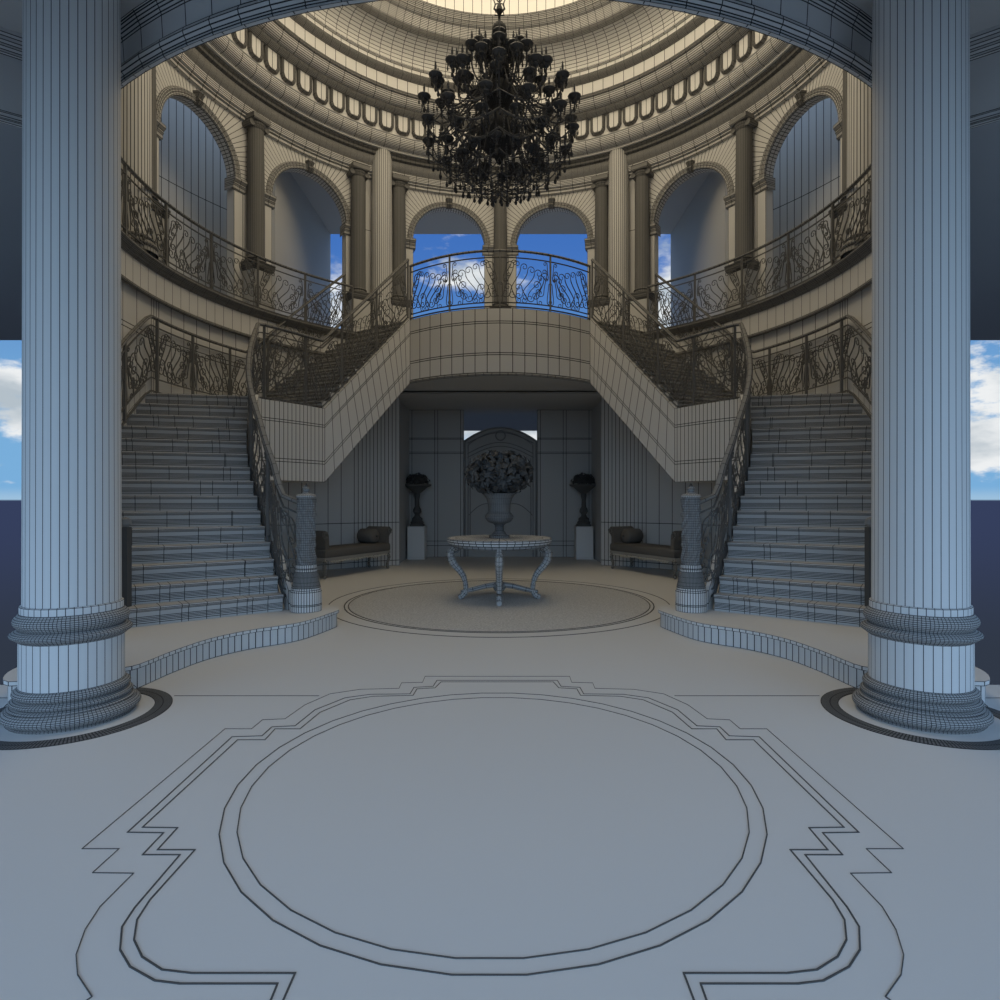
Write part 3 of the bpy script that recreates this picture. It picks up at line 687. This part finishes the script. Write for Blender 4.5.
# urn
ur = thing('urn', (0, 9.22, .93), 'dark footed urn standing in the middle of the round table', 'urn')
MB().lathe([(0, .93), (.155, .93), (.155, .965), (.12, .975), (.10, 1.0)], 32, tc).build('foot', M(.22, .006), ur)
MB().lathe([(.10, 1.0), (.07, 1.04), (.065, 1.11), (.09, 1.14)], 32, tc, kv=1).build('stem', M(.18, .006), ur)
MB().lathe([(.09, 1.14), (.17, 1.17), (.21, 1.22), (.215, 1.26), (.185, 1.30), (.165, 1.32), (.172, 1.44), (.195, 1.52), (.23, 1.575), (.24, 1.60), (.21, 1.6), (.18, 1.5)], 36, tc, kv=1).build('bowl', M(.17, .003), ur, smooth=60)
def leafball(c, rx, rz, n, size, rnd, zmin=-9):
    m = MB()
    for _ in range(n):
        while True:
            v = Vector((rnd.gauss(0, 1), rnd.gauss(0, 1), rnd.gauss(0, 1))).normalized()*rnd.uniform(.6, 1.05)
            if v.z*rz > zmin: break
        p = Vector((c[0]+v.x*rx, c[1]+v.y*rx, c[2]+v.z*rz))
        d = (v+Vector((rnd.gauss(0, .5), rnd.gauss(0, .5), rnd.gauss(0, .5)))).normalized()
        a = d.cross(Vector((rnd.gauss(0, 1), rnd.gauss(0, 1), rnd.gauss(0, 1)))).normalized(); b = d.cross(a)
        s_ = size*rnd.uniform(.6, 1.3)
        m.face([p-a*s_*.5, p-a*s_*.1+b*s_*.3+d*s_*.1, p+a*s_*.6, p-a*s_*.1-b*s_*.3+d*s_*.1])
    return m
rnd = random.Random(3)
bq = thing('bouquet', (0, 9.22, 1.6), 'large dark rounded bouquet of roses and leaves filling the table urn', 'flowers')
leafball((0, 9.22, 1.90), .50, .33, 1500, .11, rnd).build('foliage', M(.09, 0), bq, smooth=0)
def rose(p, r, d):
    m = MB(); d = Vector(d).normalized(); a = d.cross(Vector((.3, .2, 1))).normalized(); b = d.cross(a)
    for k, (rr, hh, nn) in enumerate(((.35, .55, 6), (.65, .4, 7), (1.0, .15, 8))):
        G = []
        for i in range(nn*2):
            q = 2*PI*i/(nn*2)+k; w = rr*(1+.12*math.sin(q*nn/2))
            G.append([tuple(Vector(p)+d*r*(-.4)+(a*math.cos(q)+b*math.sin(q))*r*w*.4), tuple(Vector(p)+d*r*hh*.5+(a*math.cos(q)+b*math.sin(q))*r*w), tuple(Vector(p)+d*r*(hh+.15)+(a*math.cos(q)+b*math.sin(q))*r*w*.85)])
        m.grid(G, cu=True)
    return m
for k in range(26):
    zz = 1-2*(k+.5)/26; zz = max(zz, -.75); q = k*2.39996; rr = math.sqrt(max(.05, 1-zz*zz))
    v = (rr*math.cos(q), rr*math.sin(q), zz)
    rose((v[0]*.47, 9.22+v[1]*.47, 1.9+v[2]*.29), rnd.uniform(.06, .085), v).build('rose', M(.11, 0), bq, smooth=0)
MB().lathe([(.02, 1.5), (.12, 1.62), (.28, 1.75), (.3, 1.95), (.15, 2.1), (0, 2.15)], 16, tc, ku=0, kv=0).build('core', M(.08, 0), bq)
# ------------------------------------------------------------------ NICHE PEDESTALS WITH URNS
px_, py_ = -2.13, 15.6
pd = thing('plinth', (px_, py_, 0), 'plain square pale plinth at the left side of the niche', 'plinth', 'niche plinths')
MB().box(px_-.215, px_+.215, py_-.215, py_+.215, .06, .80).build('shaft', M(.75, .0), pd, smooth=0)
MB().box(px_-.22, px_+.22, py_-.22, py_+.22, 0, .06).build('base', M(.7, .0), pd, smooth=0)
MB().box(px_-.22, px_+.22, py_-.22, py_+.22, .80, .83).build('cap', M(.7, .0), pd, smooth=0)
mirror(pd, 'plain square pale plinth at the right side of the niche')
q0 = (px_, py_, 0); DK = M(.10, 0)
vu = thing('pedestal_urn', (px_, py_, .83), 'tall dark tazza urn on the left niche plinth', 'urn', 'niche urns')
MB().box(px_-.17, px_+.17, py_-.17, py_+.17, .83, .88).build('foot', DK, vu, smooth=0)
MB().lathe([(.16, .88), (.17, .93), (.13, .98), (.14, 1.02), (.08, 1.08), (.06, 1.13), (.11, 1.2), (.10, 1.27), (.06, 1.33), (.055, 1.5), (.075, 1.62), (.07, 1.66)], 24, q0).build('stem', DK, vu)
MB().lathe([(.07, 1.66), (.14, 1.72), (.26, 1.82), (.36, 1.86), (.37, 1.90), (.33, 1.9), (.2, 1.84), (0, 1.82)], 32, q0).build('bowl', M(.12, 0), vu)
mirror(vu, 'tall dark tazza urn on the right niche plinth')
vb = thing('flower_bowl', (px_, py_, 1.85), 'dark mound of flowers heaped in the left niche urn', 'flowers', 'niche flowers')
leafball((px_, py_, 1.93), .32, .25, 420, .09, rnd, 0).build('foliage', M(.07, 0), vb, smooth=0)
for k in range(14):
    q = k*2.4; zz = .15+.85*k/13; rr = math.sqrt(max(.03, 1-zz*zz))
    v = (rr*math.cos(q), rr*math.sin(q), zz)
    rose((px_+v[0]*.25, py_+v[1]*.25, 1.93+v[2]*.19), .06, v).build('rose', M(.08, 0), vb, smooth=0)
mirror(vb, 'dark mound of flowers heaped in the right niche urn')
# ------------------------------------------------------------------ BENCHES
a = Vector((-3.30, 11.45)); b = Vector((-2.38, 13.35)); d = (b-a).normalized(); n = Vector((-d.y, d.x))
if n.x > 0: n = -n
Lb = (b-a).length; dep = .6
def W(u, w, z): q = a+d*u+n*w; return (q.x, q.y, z)
bn = thing('bench', ((a.x+b.x)/2+n.x*.3, (a.y+b.y)/2+n.y*.3, 0), 'dark upholstered window bench with rolled arms against the left rotunda wall', 'bench', 'upholstered benches')
UP = M(.13, .0, tint=(1, .93, .84)); WD = M(.30, .006, tint=(1, .95, .85))
def wbox(m, u0, u1, w0, w1, prof):
    """rounded slab; prof = [(inset, z)]"""
    G = [[W(u0+i, w0+i, z), W(u1-i, w0+i, z), W(u1-i, w1-i, z), W(u0+i, w1-i, z)] for i, z in prof]
    m.grid(G, cv=True, ku=0); m.face(G[0]); m.face(G[-1]); return m
wbox(MB(), .04, Lb-.04, .0, dep, [(.02, .40), (0, .42), (0, .52), (.015, .56), (.05, .575)]).build('seat', UP, bn, smooth=50)
wbox(MB(), .02, Lb-.02, .01, dep, [(0, .34), (0, .40)]).build('seat_rail', WD, bn, smooth=0)
for u, sg in ((.1, -1), (Lb-.1, 1)):
    G = []
    for w in (0.02, .15, .3, .45, dep-.02):
        G.append([W(u+sg*q[0], w, q[1]) for q in ((-.07, .5), (-.06, .7), (-.05, .84), (0, .90), (.06, .92), (.12, .88), (.13, .81), (.08, .76), (.04, .7), (.04, .5))])
    m = MB().grid(G, cv=True, ku=0); m.face(G[0]); m.face(G[-1]); m.build('armrest', UP, bn, smooth=50)
    m = MB()
    m.tube([W(u+sg*.05+.05*math.cos(i*.7), -.0, .83+.05*math.sin(i*.7)) for i in range(9)], .014, 6); m.build('arm_scroll', WD, bn)
for u, sg in ((.1, -1), (Lb-.1, 1)):
    for w, sw in ((.05, -1), (dep-.05, 1)):
        ps = spline([W(u, w, .36), W(u+sg*.05, w+sw*.02, .27), W(u+sg*.03, w, .15), W(u, w, .07), W(u+sg*.05, w, .025)], .03)
        k = len(ps); MB().tube(ps, [lerp(.045, .02, i/(k-1)) if i < k-2 else .032 for i in range(k)], 8).build('leg', WD, bn)
m = MB()
for i in range(24):
    u = .2+i*(Lb-.4)/23
    m.tube([W(u-.03, -.01, .335), W(u, -.01, .305-.02*math.sin(i*.8)), W(u+.03, -.01, .335)], .012, 4)
m.build('carved_apron', M(.5, 0, tint=(1, .93, .8)), bn)
mirror(bn, 'dark upholstered window bench with rolled arms against the right rotunda wall')
cu = thing('bolster_cushion', W(Lb-.42, .3, .58), 'round dark bolster cushion lying on the left bench', 'cushion', 'bench cushions')
def ycyl(c, r, l):
    m = MB(); G = []
    for k, (w, rr) in enumerate([(-l/2, 0), (-l/2-.01, r*.3), (-l/2+.005, r*.8), (-l/2+.04, r), (0, r*1.02), (l/2-.04, r), (l/2-.005, r*.8), (l/2+.01, r*.3), (l/2, 0)]):
        G.append([(c[0]+n.x*w+d.x*rr*math.cos(q), c[1]+n.y*w+d.y*rr*math.cos(q), c[2]+rr*math.sin(q)) for q in [2*PI*i/24 for i in range(24)]])
    m.grid(G, cv=True, ku=0); return m
cc = W(Lb-.42, .3, .575+.155)
ycyl(cc, .155, .42).build('cover', UP, cu, smooth=50)
e1 = W(Lb-.42, .08, .575+.155); MB().tube([(e1[0], e1[1], e1[2]), (e1[0]-n.x*.03, e1[1]-n.y*.03, e1[2])], .02, 8).build('button', M(.08, 0), cu)
mirror(cu, 'round dark bolster cushion lying on the right bench')
# ------------------------------------------------------------------ CHANDELIER
CH = M(.075, .003, .01, tint=(.9, .95, 1.1)); CH2 = M(.08, .003, .01, rough=.5, tint=(.9, .95, 1.05))
cx, cy = 0.0, CY
ch = thing('chandelier', (cx, cy, 6.0), 'huge black many-armed candle chandelier hung with crystal drops under the dome', 'chandelier')
c0 = (cx, cy, 0)
MB().tube([(cx, cy, 8.9), (cx, cy, 13.4)], .012, 6, ku=0).build('suspension_rod', CH, ch)
MB().lathe([(0, 9.0), (.03, 8.97), (.05, 8.9), (.055, 8.87), (.02, 8.82), (.02, 8.72), (.05, 8.70), (.10, 8.64), (.11, 8.58), (.09, 8.52), (.05, 8.48), (.07, 8.44), (.08, 8.38), (.03, 8.34), (.02, 8.1), (.02, 8.05), (.06, 8.03), (.14, 7.98), (.15, 7.92), (.12, 7.86), (.08, 7.8), (.17, 7.76), (.21, 7.66), (.2, 7.5), (.13, 7.4), (.11, 7.3), (.2, 7.25), (.30, 7.12), (.33, 6.98), (.28, 6.84), (.18, 6.74), (.08, 6.68), (.05, 6.6), (0, 6.55)], 30, c0).build('central_stem', M(.05, .004, .015, tint=(.9, .95, 1.05)), ch)
for k in range(4):
    q = k*90+45
    MB().tube([(cx+r*sind(q), cy+r*cosd(q), z) for r, z in ((.02, 9.0), (.09, 9.03), (.12, 8.97), (.08, 8.92), (.10, 8.86), (.03, 8.83))], .009, 5).build('crown_scroll', CH, ch)
def teardrop(m, x, y, z, L, r):
    m.lathe([(.0015, 0), (.003, -L*.15), (r*.45, -L*.45), (r, -L*.75), (r*.7, -L*.92), (0, -L)], 6, (x, y, z))
tiers = [  # n, tip radius, tip z, root r, root z, dip, phase
    (6, .34, 8.30, .05, 8.05, .22, 0), (6, .20, 8.26, .05, 8.1, .1, 30), (8, .52, 8.02, .1, 7.82, .24, 22),
    (10, .66, 7.98, .12, 7.80, .25, 0), (12, .93, 7.66, .18, 7.62, .30, 15), (10, .78, 7.50, .16, 7.48, .28, 3), (14, 1.13, 7.42, .2, 7.45, .36, 0),
    (12, 1.10, 7.02, .25, 7.05, .36, 9), (10, .78, 6.95, .25, 6.98, .30, 18), (10, .55, 6.68, .2, 6.85, .2, 5)]
for n_, R_, zt, r0, z0, dip, ph in tiers:
    for k in range(n_):
        q = 360*k/n_+ph; sx, sy = sind(q), cosd(q)
        cp = [(r0, z0), (lerp(r0, R_, .22), z0+.06), (lerp(r0, R_, .45), min(z0, zt)-dip*.55), (lerp(r0, R_, .75), min(z0, zt)-dip), (R_*.99, min(z0, zt)-dip*.5), (R_, zt-.03)]
        ps = spline([(cx+r*sx, cy+r*sy, z) for r, z in cp], .05)
        arm = MB().tube(ps, .012, 5, ku=0, kv=0)
        ci = (cx+R_*lerp(0, 1, .3)*sx, cy+R_*.3*sy)
        arm.tube([(cx+lerp(r0, R_, .5)*sx+.06*math.sin(w)*sx, cy+lerp(r0, R_, .5)*sy+.06*math.sin(w)*sy, min(z0, zt)-dip*.35+.06*math.cos(w)) for w in [i*.6 for i in range(9)]], .008, 4, ku=0, kv=0)
        am = arm.build('arm', CH, ch)
        tx, ty = cx+R_*sx, cy+R_*sy
        MB().lathe([(0, zt-.11), (.04, zt-.09), (.045, zt-.07), (.025, zt-.05), (.075, zt-.03), (.10, zt), (.095, zt+.012), (.02, zt), (.035, zt+.03), (.03, zt+.05), (.0, zt+.05)], 12, (tx, ty, 0), ku=0, kv=0).build('candle_cup', CH2, am)
        MB().lathe([(.016, zt+.04), (.016, zt+.14), (.008, zt+.15), (.012, zt+.17), (0, zt+.20)], 8, (tx, ty, 0), ku=0, kv=0).build('candle', CH, am)
        dm = MB()
        for w in range(5):
            qa = w*72+q; teardrop(dm, tx+.075*sind(qa), ty+.075*cosd(qa), zt, .13, .014)
        teardrop(dm, tx, ty, zt-.09, .15, .022)
        dm.build('crystal_drops', CH2, am)
cnt = 0
pend = []
for n_, R_, zb in ((30, 1.08, 6.62), (24, .92, 6.42), (20, .74, 6.28), (14, .52, 6.16), (8, .30, 6.06), (4, .12, 6.02)):
    for k in range(n_): pend.append((R_, 360*k/n_+R_*77, zb))
for R_, q, zb in pend:
    x, y = cx+R_*sind(q), cy+R_*cosd(q); top = zb+.32+.22*random.random()
    m = MB(); z = top
    while z > zb+.14:
        m.lathe([(0, 0), (.017, -.016), (0, -.034)], 5, (x, y, z), ku=0, kv=0); z -= .036
    teardrop(m, x, y, zb+.15, .15, .028)
    m.build('pendant', CH2, ch)
for R_, z in ((1.08, 6.98), (1.0, 6.78), (.92, 6.82), (.84, 6.62), (.74, 6.66), (.62, 6.45), (.52, 6.52), (.30, 6.5), (.4, 6.3)):
    m = MB(); N_ = 10
    pts_ = []
    for k in range(N_*6):
        q = 360*k/(N_*6); pts_.append((cx+R_*sind(q), cy+R_*cosd(q), z-.12*abs(math.sin(PI*k/6))))
    m.tube(pts_, .009, 5, closed=True, ku=0, kv=0).build('bead_swag', CH2, ch)
# ------------------------------------------------------------------ WORLD
w = bpy.data.worlds.new('sky'); SC.world = w; w.use_nodes = True
nt = w.node_tree; N = nt.nodes; L = nt.links
bg = N['Background']
geo = N.new('ShaderNodeTexCoord'); sp = N.new('ShaderNodeSeparateXYZ'); L.new(geo.outputs['Generated'], sp.inputs[0])
def mr(inp, a, b, c=0, d_=1, smooth=True):
    n_ = N.new('ShaderNodeMapRange'); n_.interpolation_type = 'SMOOTHSTEP' if smooth else 'LINEAR'
    for i, v in zip((1, 2, 3, 4), (a, b, c, d_)): n_.inputs[i].default_value = v
    L.new(inp, n_.inputs[0]); return n_.outputs[0]
def mixc(f, a, b):
    n_ = N.new('ShaderNodeMix'); n_.data_type = 'RGBA'; n_.clamp_factor = True
    for i, v in ((0, f), (6, a), (7, b)):
        if isinstance(v, (tuple, float, int)): n_.inputs[i].default_value = v
        else: L.new(v, n_.inputs[i])
    return n_.outputs[2]
def mt(op, a, b=0):
    n_ = N.new('ShaderNodeMath'); n_.operation = op
    for k, v in enumerate((a, b)):
        if isinstance(v, (int, float)): n_.inputs[k].default_value = v
        else: L.new(v, n_.inputs[k])
    return n_.outputs[0]
z = sp.outputs['Z']
SKY_LO = (.19, .42, .70, 1); SKY_HI = (.05, .16, .50, 1)
sky = mixc(mr(z, .05, .42), SKY_LO, SKY_HI)
no = N.new('ShaderNodeTexNoise'); no.inputs['Scale'].default_value = 5.5; no.inputs['Detail'].default_value = 7; no.inputs['Roughness'].default_value = .58
mp = N.new('ShaderNodeMapping'); mp.inputs['Scale'].default_value = (1, 1, 2.2); mp.inputs['Location'].default_value = (.3, .0, .1)
L.new(geo.outputs['Generated'], mp.inputs[0]); L.new(mp.outputs[0], no.inputs['Vector'])
nf = no.outputs['Fac']
def blob(x, y, zz, size, soft, wob=.35):
    d_ = Vector((x, y, zz)).normalized()
    vm = N.new('ShaderNodeVectorMath'); vm.operation = 'DISTANCE'; L.new(geo.outputs['Generated'], vm.inputs[0]); vm.inputs[1].default_value = d_
    v = mt('ADD', vm.outputs['Value'], mt('MULTIPLY', mt('SUBTRACT', nf, .5), -wob))
    return mr(v, size, size+soft, 1, 0)
cl = mt('MULTIPLY', mr(nf, .66, .78), mr(z, .2, .08))
for B_ in ((-.79, 1, .13, .02, .035), (.81, 1, .185, .025, .025), (.81, 1, .075, .03, .03), (.275, 1, .30, .05, .05), (-.05, 1, .37, .02, .04), (.0, 1, .09, .10, .05), (-.28, 1, .30, .01, .06)):
    cl = mt('MAXIMUM', cl, blob(*B_))
no2 = N.new('ShaderNodeTexNoise'); no2.inputs['Scale'].default_value = 9; no2.inputs['Detail'].default_value = 5; L.new(mp.outputs[0], no2.inputs['Vector'])
cc_ = mixc(mr(no2.outputs['Fac'], .35, .6), (.45, .52, .58, 1), (.85, .87, .88, 1))
sky2 = mixc(cl, sky, cc_)
sky2 = mixc(mr(z, .5, .8), sky2, (.75, .88, 1.05, 1))  # unseen overhead sky made brighter and whiter for its light on the walls
sky2 = mixc(mr(z, .02, -.0, 0, .35), sky2, (.6, .72, .75, 1))
gr = mixc(mr(z, -.01, -.2), (.036, .05, .11, 1), (.03, .04, .062, 1))
fin = mixc(mr(z, -.001, .001, 0, 1, False), gr, sky2)
# unseen glow added to the entrance-side sky to light the front hall
gl = mt('MULTIPLY', mr(sp.outputs['Y'], .1, -.8), mr(z, -.02, .12))
add = N.new('ShaderNodeMix'); add.data_type = 'RGBA'; add.blend_type = 'ADD'; add.inputs[0].default_value = 1
gc = N.new('ShaderNodeMix'); gc.data_type = 'RGBA'; L.new(gl, gc.inputs[0]); gc.inputs[6].default_value = (0, 0, 0, 1); gc.inputs[7].default_value = (.98, 1.42, 1.95, 1)
L.new(fin, add.inputs[6]); L.new(gc.outputs[2], add.inputs[7]); L.new(add.outputs[2], bg.inputs['Color'])
bg.inputs['Strength'].default_value = 1.0
# ------------------------------------------------------------------ LIGHTS
def area(name, loc, size, power, col, rot=(0, 0, 0)):
    l = bpy.data.lights.new(name, 'AREA'); l.shape = 'DISK'; l.size = size; l.energy = power; l.color = col
    o = bpy.data.objects.new(name, l); COL.objects.link(o); o.location = loc; o.rotation_euler = rot; return o
area('lantern_light', (0, CY, 13.2), 6.6, 200, (1, .85, .60))
pl_ = bpy.data.lights.new('dome_fill', 'POINT'); pl_.energy = 240; pl_.color = (1, .85, .60); pl_.shadow_soft_size = 1.1  # added fill without a fixture, hung mid-air to brighten dome and arcade
po = bpy.data.objects.new('dome_fill', pl_); COL.objects.link(po); po.location = (0, CY, 10.9)
# ------------------------------------------------------------------ CAMERA
cam = bpy.data.cameras.new('camera'); cam.sensor_width = 36; cam.lens = 21.96; cam.shift_x = -.002; cam.clip_end = 500
co_ = bpy.data.objects.new('camera', cam); COL.objects.link(co_); co_.location = (.04, 0, 1.5); co_.rotation_euler = (PI/2, 0, 0)
SC.camera = co_
vs = SC.view_settings; vs.view_transform = 'Standard'; vs.look = 'None'; vs.exposure = 0; vs.gamma = 1; vs.use_curve_mapping = False
